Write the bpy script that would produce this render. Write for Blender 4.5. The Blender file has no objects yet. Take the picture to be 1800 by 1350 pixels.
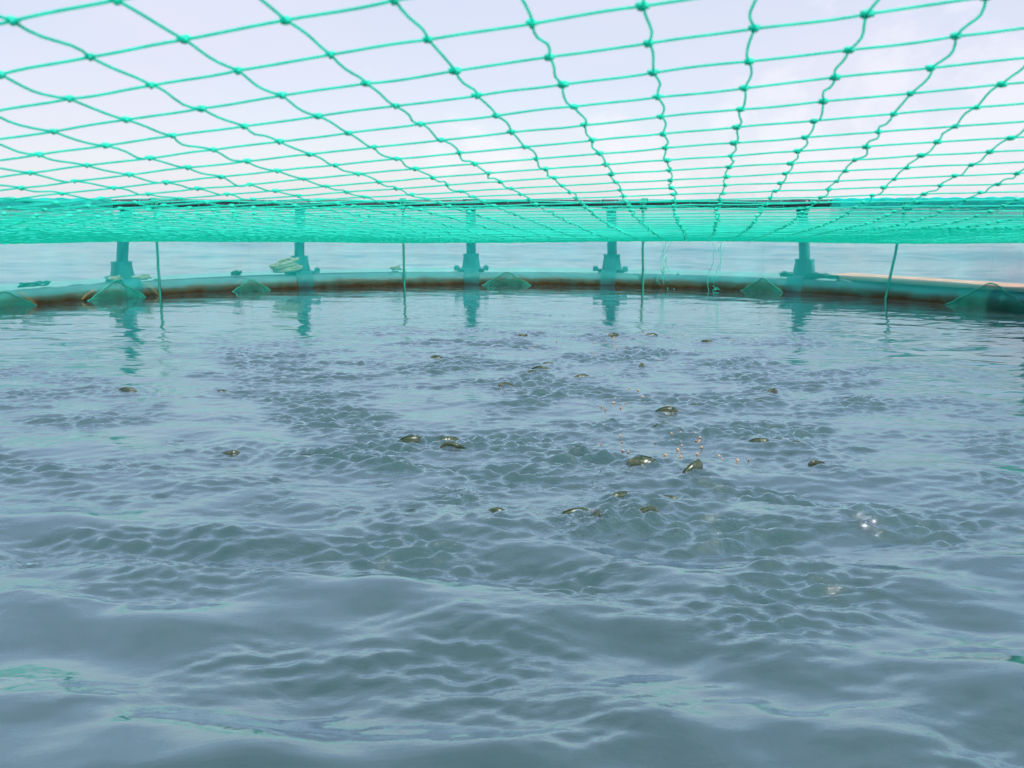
import bpy, math, random
import numpy as np
from mathutils import Vector, Matrix
R_ = math.radians
rng = np.random.default_rng(7); random.seed(7)
sc = bpy.context.scene
C = sc.collection

# ------------------------------------------------------------------ camera
CAM_H = 1.10; F_PX = 1600.0; PITCH = math.atan(320 / F_PX)
cam = bpy.data.cameras.new('camera'); cam.sensor_width = 36; cam.lens = 36 * F_PX / 1800
cam.clip_start = .02; cam.clip_end = 20000
cam.dof.use_dof = True; cam.dof.focus_distance = 5.5; cam.dof.aperture_fstop = 10
co = bpy.data.objects.new('camera', cam); C.objects.link(co)
co.location = (0, 0, CAM_H); co.rotation_euler = (math.pi / 2 - PITCH, 0, 0)
sc.camera = co
# ------------------------------------------------------------------ sun, sky, exposure
SUN_EL, SUN_AZ = R_(64), R_(158)          # azimuth measured clockwise from the view direction (+Y)
sun = bpy.data.lights.new('sun', 'SUN'); sun.energy = 4.2; sun.angle = R_(.55); sun.color = (1, .95, .88)
so = bpy.data.objects.new('sun', sun); C.objects.link(so)
sd = Vector((math.sin(SUN_AZ) * math.cos(SUN_EL), math.cos(SUN_AZ) * math.cos(SUN_EL), math.sin(SUN_EL)))
so.rotation_euler = sd.to_track_quat('Z', 'Y').to_euler(); so.location = (0, 0, 30)
sc.view_settings.view_transform = 'Standard'; sc.view_settings.look = 'None'
sc.view_settings.gamma = 1; sc.view_settings.exposure = 0.54
sc.cycles.caustics_reflective = False; sc.cycles.caustics_refractive = False; sc.cycles.sample_clamp_indirect = 4
w = bpy.data.worlds.new('World'); sc.world = w; w.use_nodes = True
nt = w.node_tree; nt.nodes.clear()
def N(t, k, **a):
    n = t.nodes.new(k)
    for x, v in a.items(): setattr(n, x, v)
    return n
def L(t, a, b): t.links.new(a, b)
def mth(t, op, a, b=None, c=None, clamp=False):
    n = N(t, 'ShaderNodeMath', operation=op, use_clamp=clamp)
    for k, v in enumerate((a, b, c)):
        if v is None: continue
        if isinstance(v, (int, float)): n.inputs[k].default_value = v
        else: L(t, v, n.inputs[k])
    return n.outputs[0]
def mixc(t, f, a, b):
    n = N(t, 'ShaderNodeMix', data_type='RGBA')
    for s, v in ((n.inputs[0], f), (n.inputs[6], a), (n.inputs[7], b)):
        if isinstance(v, (int, float)): s.default_value = v
        elif isinstance(v, tuple): s.default_value = (*v, 1) if len(v) == 3 else v
        else: L(t, v, s)
    return n.outputs[2]
sky = N(nt, 'ShaderNodeTexSky', sky_type='NISHITA', sun_disc=False, sun_elevation=SUN_EL, sun_rotation=SUN_AZ,
        altitude=0, air_density=1.0, dust_density=.7, ozone_density=1.5)
tc = N(nt, 'ShaderNodeTexCoord')
nrm = N(nt, 'ShaderNodeVectorMath', operation='NORMALIZE'); L(nt, tc.outputs['Generated'], nrm.inputs[0])
def cdir(px, py):                         # a direction of the sky
    x = (px - 900) / F_PX; y = (675 - py) / F_PX
    v = Vector((x, math.cos(PITCH) + y * math.sin(PITCH), -math.sin(PITCH) + y * math.cos(PITCH)))
    return v.normalized()
def wnoise(scale, det, rough, sz=1.0, off=0):
    m = N(nt, 'ShaderNodeMapping'); m.inputs['Scale'].default_value = (1, 1, sz); m.inputs['Location'].default_value = (off, off, 0)
    L(nt, nrm.outputs[0], m.inputs[0])
    n = N(nt, 'ShaderNodeTexNoise'); n.inputs['Scale'].default_value = scale; n.inputs['Detail'].default_value = det
    n.inputs['Roughness'].default_value = rough; L(nt, m.outputs[0], n.inputs[0]); return n.outputs[0]
# thin high veil over the blue sky
veil = wnoise(2.2, 4, .55, 2.2)
sepz = N(nt, 'ShaderNodeSeparateXYZ'); L(nt, nrm.outputs[0], sepz.inputs[0])
hi_ = N(nt, 'ShaderNodeMapRange', interpolation_type='SMOOTHSTEP'); L(nt, sepz.outputs[2], hi_.inputs[0]); hi_.inputs[1].default_value = .15; hi_.inputs[2].default_value = .7; hi_.inputs[3].default_value = .30; hi_.inputs[4].default_value = .0
veilf = mth(nt, 'ADD', mth(nt, 'MULTIPLY', veil, .9), hi_.outputs[0], clamp=True)
VEIL = (5.05, 5.0, 5.75)
hb_ = N(nt, 'ShaderNodeMapRange', interpolation_type='SMOOTHSTEP'); L(nt, sepz.outputs[2], hb_.inputs[0]); hb_.inputs[1].default_value = .12; hb_.inputs[2].default_value = .5
base = mixc(nt, veilf, sky.outputs[0], mixc(nt, hb_.outputs[0], VEIL, (4.7, 5.5, 7.4)))
# puffs of cumulus low in the sky
cn = wnoise(15, 9, .6, 1.3)
cover = None
for px, py, rad in ((1370, 225, .075), (1440, 262, .09), (1320, 285, .08), (1745, 160, .08), (1800, 200, .1), (1690, 215, .06), (1620, 280, .1),
                    (835, 232, .045), (870, 275, .06), (800, 290, .05), (1500, 310, .14), (1150, 300, .08), (1560, 150, .03)):
    d = cdir(px, py)
    s = N(nt, 'ShaderNodeVectorMath', operation='DISTANCE'); L(nt, nrm.outputs[0], s.inputs[0]); s.inputs[1].default_value = d
    v = mth(nt, 'SUBTRACT', 1, mth(nt, 'DIVIDE', s.outputs['Value'], rad))
    cover = v if cover is None else mth(nt, 'MAXIMUM', cover, v)
cv = mth(nt, 'ADD', mth(nt, 'MULTIPLY', mth(nt, 'MAXIMUM', cover, -.4), .55), mth(nt, 'MULTIPLY_ADD', cn, 2.2, -1.2))
mr = N(nt, 'ShaderNodeMapRange', interpolation_type='SMOOTHSTEP'); L(nt, cv, mr.inputs[0])
mr.inputs[1].default_value = -.02; mr.inputs[2].default_value = .42; mr.inputs[3].default_value = 0; mr.inputs[4].default_value = .22
base = mixc(nt, mr.outputs[0], base, (7.2, 6.8, 6.9))
bg = N(nt, 'ShaderNodeBackground'); bg.inputs[1].default_value = .113
L(nt, base, bg.inputs[0]); wo = N(nt, 'ShaderNodeOutputWorld'); L(nt, bg.outputs[0], wo.inputs[0])

# ------------------------------------------------------------------ helpers
def tag(o, label=None, cat=None, group=None, kind=None):
    if label: o['label'] = label
    if cat: o['category'] = cat
    if group: o['group'] = group
    if kind: o['kind'] = kind
    return o
def empty(name, loc=(0, 0, 0)):
    o = bpy.data.objects.new(name, None); o.empty_display_size = .1; o.location = loc; C.objects.link(o); return o
def wloc(o):
    v = Vector(o.location)
    while o.parent is not None: o = o.parent; v = v + o.location
    return tuple(v)
def mesh_obj(name, V, F, mat, parent=None, smooth=True, loc=None):
    """V (n,3) array in world space; F list of index arrays (each (k,q)); loc = the object's origin."""
    V = np.asarray(V, float)
    if parent is not None: loc = wloc(parent)
    elif loc is None: loc = (0, 0, 0)
    V = V - np.array(loc)
    if isinstance(F, np.ndarray): F = [F]
    me = bpy.data.meshes.new(name)
    me.vertices.add(len(V)); me.vertices.foreach_set('co', V.astype(np.float32).ravel())
    idx = np.concatenate([f.ravel() for f in F]); cnt = np.concatenate([np.full(len(f), f.shape[1]) for f in F])
    me.loops.add(len(idx)); me.loops.foreach_set('vertex_index', idx.astype(np.int32))
    me.polygons.add(len(cnt)); me.polygons.foreach_set('loop_start', (np.cumsum(cnt) - cnt).astype(np.int32))
    me.polygons.foreach_set('loop_total', cnt.astype(np.int32))
    me.update(calc_edges=True); me.validate()
    me.polygons.foreach_set('use_smooth', np.full(len(cnt), smooth))
    me.materials.append(mat)
    o = bpy.data.objects.new(name, me); C.objects.link(o)
    if parent is None: o.location = loc
    else: o.parent = parent
    return o
class MB:
    def __init__(s): s.V = []; s.F = []; s.n = 0
    def add(s, V, F):
        s.V.append(np.asarray(V, float))
        for f in (F if isinstance(F, list) else [F]): s.F.append(np.asarray(f) + s.n)
        s.n += len(s.V[-1]); return s
    def build(s, name, mat, parent=None, smooth=True, loc=None):
        return mesh_obj(name, np.concatenate(s.V), s.F, mat, parent, smooth, loc)
def tubes(P, r, sides=6, ref=(0, 0, 1), cap=False):
    """P (n,m,3) polylines -> tube mesh arrays. r scalar or (n,m)."""
    P = np.asarray(P, float)
    if P.ndim == 2: P = P[None]
    n, m, _ = P.shape
    T = np.gradient(P, axis=1); T /= np.linalg.norm(T, axis=2, keepdims=True) + 1e-12
    ref = np.broadcast_to(np.asarray(ref, float), T.shape)
    A = np.cross(T, ref); ln = np.linalg.norm(A, axis=2, keepdims=True)
    A = np.where(ln < .05, np.cross(T, np.array([.3, 1, .1])), A); A /= np.linalg.norm(A, axis=2, keepdims=True) + 1e-12
    B = np.cross(T, A)
    r = np.broadcast_to(np.asarray(r, float), (n, m))[:, :, None, None]
    th = np.arange(sides) * 2 * np.pi / sides
    V = P[:, :, None] + r * (A[:, :, None] * np.cos(th)[None, None, :, None] + B[:, :, None] * np.sin(th)[None, None, :, None])
    I = np.arange(n * m * sides).reshape(n, m, sides)
    a = I[:, :-1]; b = I[:, 1:]
    F = np.stack([a, np.roll(a, -1, 2), np.roll(b, -1, 2), b], -1).reshape(-1, 4)
    Fs = [F]
    if cap: Fs += [I[:, 0, ::-1].reshape(n, sides), I[:, -1].reshape(n, sides)]
    return V.reshape(-1, 3), Fs
def lathe(prof, seg=20, center=(0, 0, 0)):
    prof = np.asarray(prof, float); m = len(prof); th = np.arange(seg) * 2 * np.pi / seg
    V = np.stack([prof[:, None, 0] * np.cos(th), prof[:, None, 0] * np.sin(th), np.repeat(prof[:, 1:2], seg, 1)], -1)
    I = np.arange(m * seg).reshape(m, seg)
    F = np.stack([I[:-1], np.roll(I[:-1], -1, 1), np.roll(I[1:], -1, 1), I[1:]], -1).reshape(-1, 4)
    return V.reshape(-1, 3) + np.array(center), [F, I[:1, ::-1], I[-1:]]
def box(c, d, rz=0, bev=.004):
    """bevelled box: centre c, full size d, turned rz"""
    hx, hy, hz = np.array(d) / 2; b = min(bev, hx, hy, hz) * .98
    V = []; 
    for z, k in ((-hz, b), (-hz + b, 0), (hz - b, 0), (hz, b)):
        x, y = hx - k, hy - k
        V += [(x - b, -y, z), (x, -y + b, z), (x, y - b, z), (x - b, y, z), (-x + b, y, z), (-x, y - b, z), (-x, -y + b, z), (-x + b, -y, z)]
    V = np.array(V); c_, s_ = math.cos(rz), math.sin(rz)
    V = np.stack([V[:, 0] * c_ - V[:, 1] * s_, V[:, 0] * s_ + V[:, 1] * c_, V[:, 2]], -1) + np.array(c)
    I = np.arange(32).reshape(4, 8)
    F = np.stack([I[:-1], np.roll(I[:-1], -1, 1), np.roll(I[1:], -1, 1), I[1:]], -1).reshape(-1, 4)
    return V, [F, I[:1, ::-1], I[-1:]]
def smooth01(x, a, b):
    t = np.clip((x - a) / (b - a), 0, 1); return t * t * (3 - 2 * t)
def ground(px, py, z=0.0):                 # a point at height z, given where the photograph shows it
    x = (px - 900) / F_PX; y = (675 - py) / F_PX
    v = np.array((x, math.cos(PITCH) + y * math.sin(PITCH), -math.sin(PITCH) + y * math.cos(PITCH)))
    t = (z - CAM_H) / v[2]; return np.array((v[0] * t, v[1] * t, z))

# ------------------------------------------------------------------ materials
def mat(name, col, rough=.5, var=.15, scale=8, spec=.5, bump=0, bscale=60, trans=0, **k):
    m = bpy.data.materials.new(name); m.use_nodes = True; t = m.node_tree; b = t.nodes['Principled BSDF']
    tx = N(t, 'ShaderNodeTexCoord'); n = N(t, 'ShaderNodeTexNoise'); n.inputs['Scale'].default_value = scale; n.inputs['Detail'].default_value = 5
    L(t, tx.outputs['Object'], n.inputs[0])
    f = mth(t, 'MULTIPLY_ADD', n.outputs[0], 2.2, -.6, clamp=True)
    lo = tuple(c * (1 - var) for c in col); hi = tuple(min(1, c * (1 + var)) for c in col)
    cc = mixc(t, f, lo, hi); L(t, cc, b.inputs['Base Color'])
    b.inputs['Roughness'].default_value = rough; b.inputs['Specular IOR Level'].default_value = spec
    for kk, v in k.items(): b.inputs[kk].default_value = v
    if bump:
        n2 = N(t, 'ShaderNodeTexNoise'); n2.inputs['Scale'].default_value = bscale; n2.inputs['Detail'].default_value = 4; L(t, tx.outputs['Object'], n2.inputs[0])
        bp = N(t, 'ShaderNodeBump'); bp.inputs['Strength'].default_value = bump; bp.inputs['Distance'].default_value = .01
        L(t, n2.outputs[0], bp.inputs['Height']); L(t, bp.outputs[0], b.inputs['Normal'])
    if trans:
        tr = N(t, 'ShaderNodeBsdfTranslucent'); L(t, cc, tr.inputs[0]); mx = N(t, 'ShaderNodeMixShader'); mx.inputs[0].default_value = trans
        L(t, b.outputs[0], mx.inputs[1]); L(t, tr.outputs[0], mx.inputs[2])
        out = t.nodes['Material Output']; L(t, mx.outputs[0], out.inputs[0])
    return m
M_TWINE = mat('green_twine', (.05, .88, .72), .45, .10, 40, trans=.62, bump=.3, bscale=500)
M_FINE = mat('fine_green_net', (.02, .82, .76), .5, .12, 3, trans=.5)
def dirty(m, z0=.02, z1=.13):
    t = m.node_tree; b = t.nodes['Principled BSDF']; g = N(t, 'ShaderNodeNewGeometry'); sx = N(t, 'ShaderNodeSeparateXYZ'); L(t, g.outputs['Position'], sx.inputs[0])
    n = N(t, 'ShaderNodeTexNoise'); n.inputs['Scale'].default_value = 6; n.inputs['Detail'].default_value = 6; L(t, g.outputs['Position'], n.inputs[0])
    h = mth(t, 'ADD', sx.outputs[2], mth(t, 'MULTIPLY_ADD', n.outputs[0], .12, -.06)); mr = N(t, 'ShaderNodeMapRange'); L(t, h, mr.inputs[0]); mr.inputs[1].default_value = z0; mr.inputs[2].default_value = z1
    old = b.inputs['Base Color'].links[0].from_socket; c = mixc(t, mr.outputs[0], (.10, .075, .02), old); L(t, c, b.inputs['Base Color'])
    for q in t.nodes:
        if q.type == 'BSDF_TRANSLUCENT': L(t, c, q.inputs[0])
dirty(M_FINE)
M_FINE_OLD = mat('wet_green_net', (.02, .55, .42), .5, .3, 6, trans=.35)
M_ROPE = mat('green_rope', (.008, .36, .25), .6, .25, 60, bump=.6, bscale=200, trans=.15)
M_HDPE = mat('dark_pipe', (.03, .035, .045), .42, .25, 6, bump=.08)
M_POST = mat('grey_blue_post', (.03, .24, .24), .5, .2, 5, bump=.1)
M_ALGAE = mat('brown_algae', (.13, .085, .025), .9, .6, 14, bump=1.0, bscale=90)
M_CREAM = mat('cream_rope', (.62, .58, .40), .8, .25, 30, bump=.8, bscale=180)
M_YELLOW = mat('yellow_line', (.55, .42, .12), .7, .2, 30)
M_PLANK = mat('weathered_plank', (.62, .36, .25), .75, .3, 5, bump=.3, bscale=30)
M_PELLET = mat('feed_pellet', (.40, .25, .15), .7, .3, 50)
M_THREAD = mat('clear_thread', (.10, .45, .38), .4, .1)
# pale floating pipe, weathered, with brown growth near the waterline
def pipe_mat():
    m = bpy.data.materials.new('pale_float_pipe'); m.use_nodes = True; t = m.node_tree; b = t.nodes['Principled BSDF']
    g = N(t, 'ShaderNodeNewGeometry'); sx = N(t, 'ShaderNodeSeparateXYZ'); L(t, g.outputs['Position'], sx.inputs[0])
    n = N(t, 'ShaderNodeTexNoise'); n.inputs['Scale'].default_value = 3; n.inputs['Detail'].default_value = 8; L(t, g.outputs['Position'], n.inputs[0])
    h = mth(t, 'ADD', sx.outputs[2], mth(t, 'MULTIPLY_ADD', n.outputs[0], .10, -.05))
    mr = N(t, 'ShaderNodeMapRange', interpolation_type='SMOOTHSTEP'); L(t, h, mr.inputs[0]); mr.inputs[1].default_value = .075; mr.inputs[2].default_value = .115
    n2 = N(t, 'ShaderNodeTexNoise'); n2.inputs['Scale'].default_value = 9; n2.inputs['Detail'].default_value = 6; L(t, g.outputs['Position'], n2.inputs[0])
    clean = mixc(t, n2.outputs[0], (.11, .26, .27), (.21, .37, .38)); dirty = mixc(t, n2.outputs[0], (.05, .04, .012), (.30, .15, .04))
    L(t, mixc(t, mr.outputs[0], dirty, clean), b.inputs['Base Color']); b.inputs['Roughness'].default_value = .55
    return m
M_FLOAT = pipe_mat()
# fish skin: olive back, pale flank, faint lengthwise stripes
def fish_mat():
    m = bpy.data.materials.new('fish_skin'); m.use_nodes = True; t = m.node_tree; b = t.nodes['Principled BSDF']
    tx = N(t, 'ShaderNodeTexCoord'); sx = N(t, 'ShaderNodeSeparateXYZ'); L(t, tx.outputs['Object'], sx.inputs[0])
    wv = N(t, 'ShaderNodeTexWave'); wv.bands_direction = 'Z'; wv.inputs['Scale'].default_value = 26; wv.inputs['Distortion'].default_value = 1.5
    L(t, tx.outputs['Object'], wv.inputs[0])
    vo = N(t, 'ShaderNodeTexVoronoi'); vo.inputs['Scale'].default_value = 110; L(t, tx.outputs['Object'], vo.inputs[0])
    back = mixc(t, wv.outputs['Fac'], (.008, .016, .007), (.030, .058, .018)); 
    mr = N(t, 'ShaderNodeMapRange'); L(t, sx.outputs[2], mr.inputs[0]); mr.inputs[1].default_value = -.035; mr.inputs[2].default_value = .0
    col = mixc(t, mr.outputs[0], (.06, .085, .045), back)
    mo = N(t, 'ShaderNodeTexNoise'); mo.inputs['Scale'].default_value = 22; mo.inputs['Detail'].default_value = 5; L(t, tx.outputs['Object'], mo.inputs[0])
    col = mixc(t, mth(t, 'MULTIPLY_ADD', mo.outputs[0], 3, -1.1, clamp=True), col, mixc(t, .5, (.02, .03, .02), (.16, .20, .15)))
    col = mixc(t, mth(t, 'MULTIPLY', vo.outputs['Distance'], .5, clamp=True), col, (.02, .03, .01))
    L(t, col, b.inputs['Base Color']); b.inputs['Roughness'].default_value = .22; b.inputs['Specular IOR Level'].default_value = .3; b.inputs['Coat Weight'].default_value = .15; b.inputs['Coat Roughness'].default_value = .05
    bp = N(t, 'ShaderNodeBump'); bp.inputs['Strength'].default_value = .8; bp.inputs['Distance'].default_value = .006
    L(t, mth(t, 'ADD', mth(t, 'MULTIPLY', vo.outputs['Distance'], .25), mo.outputs[0]), bp.inputs['Height']); L(t, bp.outputs[0], b.inputs['Normal'])
    return m
M_FISH = fish_mat()
M_FIN = mat('fish_fin', (.10, .15, .08), .25, .3, 40, trans=.45)
M_EYE = mat('fish_eye', (.30, .07, .02), .1, .2, 30)
M_MOUTH = mat('fish_mouth', (.02, .015, .012), .4, .2)
def water_mat():
    m = bpy.data.materials.new('sea_water'); m.use_nodes = True; t = m.node_tree; b = t.nodes['Principled BSDF']
    g = N(t, 'ShaderNodeNewGeometry')
    n = N(t, 'ShaderNodeTexNoise'); n.inputs['Scale'].default_value = .55; n.inputs['Detail'].default_value = 3; L(t, g.outputs['Position'], n.inputs[0])
    L(t, mixc(t, n.outputs[0], (.024, .054, .056), (.041, .075, .079)), b.inputs['Base Color'])
    m.node_tree.nodes['Principled BSDF'].subsurface_method = 'BURLEY'; b.inputs['Subsurface Weight'].default_value = 1; b.inputs['Subsurface Radius'].default_value = (.6, 1, 1); b.inputs['Subsurface Scale'].default_value = .25
    b.inputs['Roughness'].default_value = .035; b.inputs['IOR'].default_value = 1.72; b.inputs['Specular IOR Level'].default_value = .5
    at = N(t, 'ShaderNodeAttribute', attribute_name='chop')
    def bump(scale, dist, fac, prev=None, stretch=1.6):
        mp = N(t, 'ShaderNodeMapping'); mp.inputs['Scale'].default_value = (1, stretch, 1); L(t, g.outputs['Position'], mp.inputs[0])
        x = N(t, 'ShaderNodeTexNoise'); x.inputs['Scale'].default_value = scale; x.inputs['Detail'].default_value = 3; L(t, mp.outputs[0], x.inputs[0])
        bp = N(t, 'ShaderNodeBump'); bp.inputs['Distance'].default_value = dist; L(t, x.outputs[0], bp.inputs['Height'])
        if isinstance(fac, float): bp.inputs['Strength'].default_value = fac
        else: L(t, fac, bp.inputs['Strength'])
        if prev is not None: L(t, prev, bp.inputs['Normal'])
        return bp.outputs[0]
    sf = mth(t, 'SUBTRACT', at.outputs['Fac'], .75, clamp=True)
    cf = mth(t, 'MULTIPLY_ADD', at.outputs['Fac'], 1.2, .004, clamp=True)
    b1 = bump(22, .008, cf)
    b2 = bump(60, .0035, cf, b1)
    b2 = bump(34, .030, sf, b2, 1.0)
    L(t, b2, b.inputs['Normal'])
    b.inputs['Specular IOR Level'].default_value = 0
    lw = N(t, 'ShaderNodeLayerWeight'); lw.inputs['Blend'].default_value = .5; L(t, b2, lw.inputs['Normal'])
    fr = mth(t, 'MULTIPLY_ADD', mth(t, 'POWER', lw.outputs['Facing'], 1.8), .95, .02, clamp=True)
    gl = N(t, 'ShaderNodeBsdfGlossy'); gl.inputs['Roughness'].default_value = .015; gl.inputs['Color'].default_value = (.91, .945, 1, 1); L(t, b2, gl.inputs['Normal'])
    mx = N(t, 'ShaderNodeMixShader'); L(t, fr, mx.inputs[0]); L(t, b.outputs[0], mx.inputs[1]); L(t, gl.outputs[0], mx.inputs[2]); L(t, mx.outputs[0], t.nodes['Material Output'].inputs[0])
    return m
M_WATER = water_mat()

# ------------------------------------------------------------------ the sea
CX, CY, RW = -.20, 5.95, 6.35              # middle of the cage, radius of the wall net
def field(tile, n, lmin, lmax, slope, ang, spread, seed):
    """periodic random wave field: height and sideways choppy shift, unit rms slope"""
    r = np.random.default_rng(seed); k = np.fft.fftfreq(n, tile / n) * 2 * np.pi; kx, ky = np.meshgrid(k, k, indexing='ij')
    kk = np.hypot(kx, ky) + 1e-9; lam = 2 * np.pi / kk
    A = kk ** (-slope) * np.exp(-(lam / lmax) ** 4) * np.exp(-(lmin / lam) ** 4)
    dr = np.abs(np.cos(np.arctan2(ky, kx) - ang)) ** spread; A = A * (.07 + dr)
    A[0, 0] = 0
    H = A * (r.normal(size=(n, n)) + 1j * r.normal(size=(n, n)))
    h = np.fft.ifft2(H).real; sxx = np.fft.ifft2(1j * kx * H).real
    syy = np.fft.ifft2(1j * ky * H).real; s = math.sqrt(sxx.var() + syy.var()); dx = np.fft.ifft2(1j * kx / kk * H).real; dy = np.fft.ifft2(1j * ky / kk * H).real
    return tile, n, np.stack([h / s, dx / s, dy / s], -1)
def samp(f, X, Y, rot=0.0):
    tile, n, A = f; c, s = math.cos(rot), math.sin(rot)
    u = ((X * c + Y * s) / tile * n) % n; v = ((-X * s + Y * c) / tile * n) % n
    i = np.floor(u).astype(int) % n; j = np.floor(v).astype(int) % n; fu = (u - np.floor(u))[..., None]; fv = (v - np.floor(v))[..., None]
    i1 = (i + 1) % n; j1 = (j + 1) % n
    o = (A[i, j] * (1 - fu) + A[i1, j] * fu) * (1 - fv) + (A[i, j1] * (1 - fu) + A[i1, j1] * fu) * fv
    dx = o[..., 1] * c - o[..., 2] * s; dy = o[..., 1] * s + o[..., 2] * c
    return o[..., 0], dx, dy
F1 = field(9.1, 512, .20, .85, 1.8, 1.2, 2.2, 1)       # swell-like lumps
F2 = field(3.1, 1024, .06, .22, 1.3, 1.75, 4.0, 2)        # wavelets
F3 = field(1.3, 512, .04, .12, 1.4, 1.45, 3.0, 3)        # ripples
F4 = field(31., 256, 1.5, 9, 1.2, 0, .1, 4)             # slow patchiness
F5 = field(97., 512, 1.2, 14, 1.8, 1.45, 2.5, 5)        # open sea
FISH_PX = [  # px, py, heading (deg), length, roll, pitch, lift, kind
    (1208, 836, 35, .24, 10, 8, .030, 'head'), (1140, 822, 170, .26, 25, 2, .012, 'back'), (1122, 908, 20, .22, 30, 6, .022, 'back'),
    (798, 778, 185, .24, 20, 4, .020, 'back'), (803, 792, 165, .22, -15, 6, .020, 'back'), (715, 780, 10, .24, 10, 4, .008, 'back'),
    (1443, 815, 200, .18, -20, 14, .022, 'head'), (1000, 908, 15, .24, 20, 2, .006, 'back'), (1036, 925, 60, .20, 30, 30, .012, 'head'),
    (1166, 878, 340, .18, 10, 10, .006, 'back'), (1100, 880, 195, .20, 10, 0, .004, 'back'), (1024, 795, 200, .26, 15, 4, .008, 'back'),
    (1345, 692, 20, .24, 20, 14, .020, 'head'), (1338, 707, 180, .20, 10, 5, .010, 'back'), (1325, 782, 350, .24, 10, 10, .010, 'back'),
    (1165, 727, 5, .24, 10, 4, .018, 'back'), (1228, 717, 185, .20, 30, 2, .012, 'back'), (1150, 752, 40, .22, 20, 2, .004, 'back'),
    (945, 652, 350, .22, 20, 3, .016, 'back'), (942, 659, 170, .20, 10, 4, .012, 'back'), (893, 680, 185, .18, 20, 6, .012, 'back'),
    (1122, 648, 60, .22, 15, 20, .016, 'head'), (1237, 602, 350, .24, 15, 2, .014, 'back'), (1150, 592, 170, .22, 15, 6, .012, 'back'),
    (958, 639, 10, .20, 25, 6, .010, 'back'), (914, 591, 10, .22, 15, 6, .010, 'back'), (1083, 592, 195, .22, 15, 8, .014, 'back'),
    (772, 631, 170, .20, 30, 4, .012, 'back'), (217, 690, 5, .22, 10, 8, .014, 'back'), (540, 803, 185, .22, 10, 4, .010, 'back'),
    (397, 797, 20, .20, 20, 8, .010, 'back'), (683, 815, 185, .18, 30, 2, .008, 'back'), (880, 910, 170, .14, 10, 4, .008, 'back'),
    (1405, 786, 160, .16, 20, 10, .008, 'back'), (1030, 665, 175, .22, 20, 4, .010, 'back'), (1495, 702, 175, .22, 20, 2, .008, 'back'),
    (720, 905, 20, .14, 20, 2, .001, 'back'), (650, 640, 10, .18, 20, 4, .008, 'back'), (395, 690, 190, .18, 20, 4, .008, 'back'),
]
FISH_W = np.array([ground(a, b)[:2] for a, b, *_ in FISH_PX]); FISH_L = np.array([f[3] for f in FISH_PX])
SPL = np.array([ground(a, b)[:2] for a, b in ((1036, 925), (1005, 905), (780, 865), (1330, 690), (1075, 835), (1020, 790), (1180, 775), (820, 870), (310, 775), (200, 820), (640, 780), (1000, 935), (860, 775), (505, 800), (1110, 660), (30, 985))])
_r = np.random.default_rng(21)
SPL2 = np.array([ground(*p)[:2] for p in ([(_r.normal(1080, 190), _r.uniform(585, 860)) for _ in range(60)] + [(_r.uniform(40, 700), _r.uniform(640, 900)) for _ in range(34)])])
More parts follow.
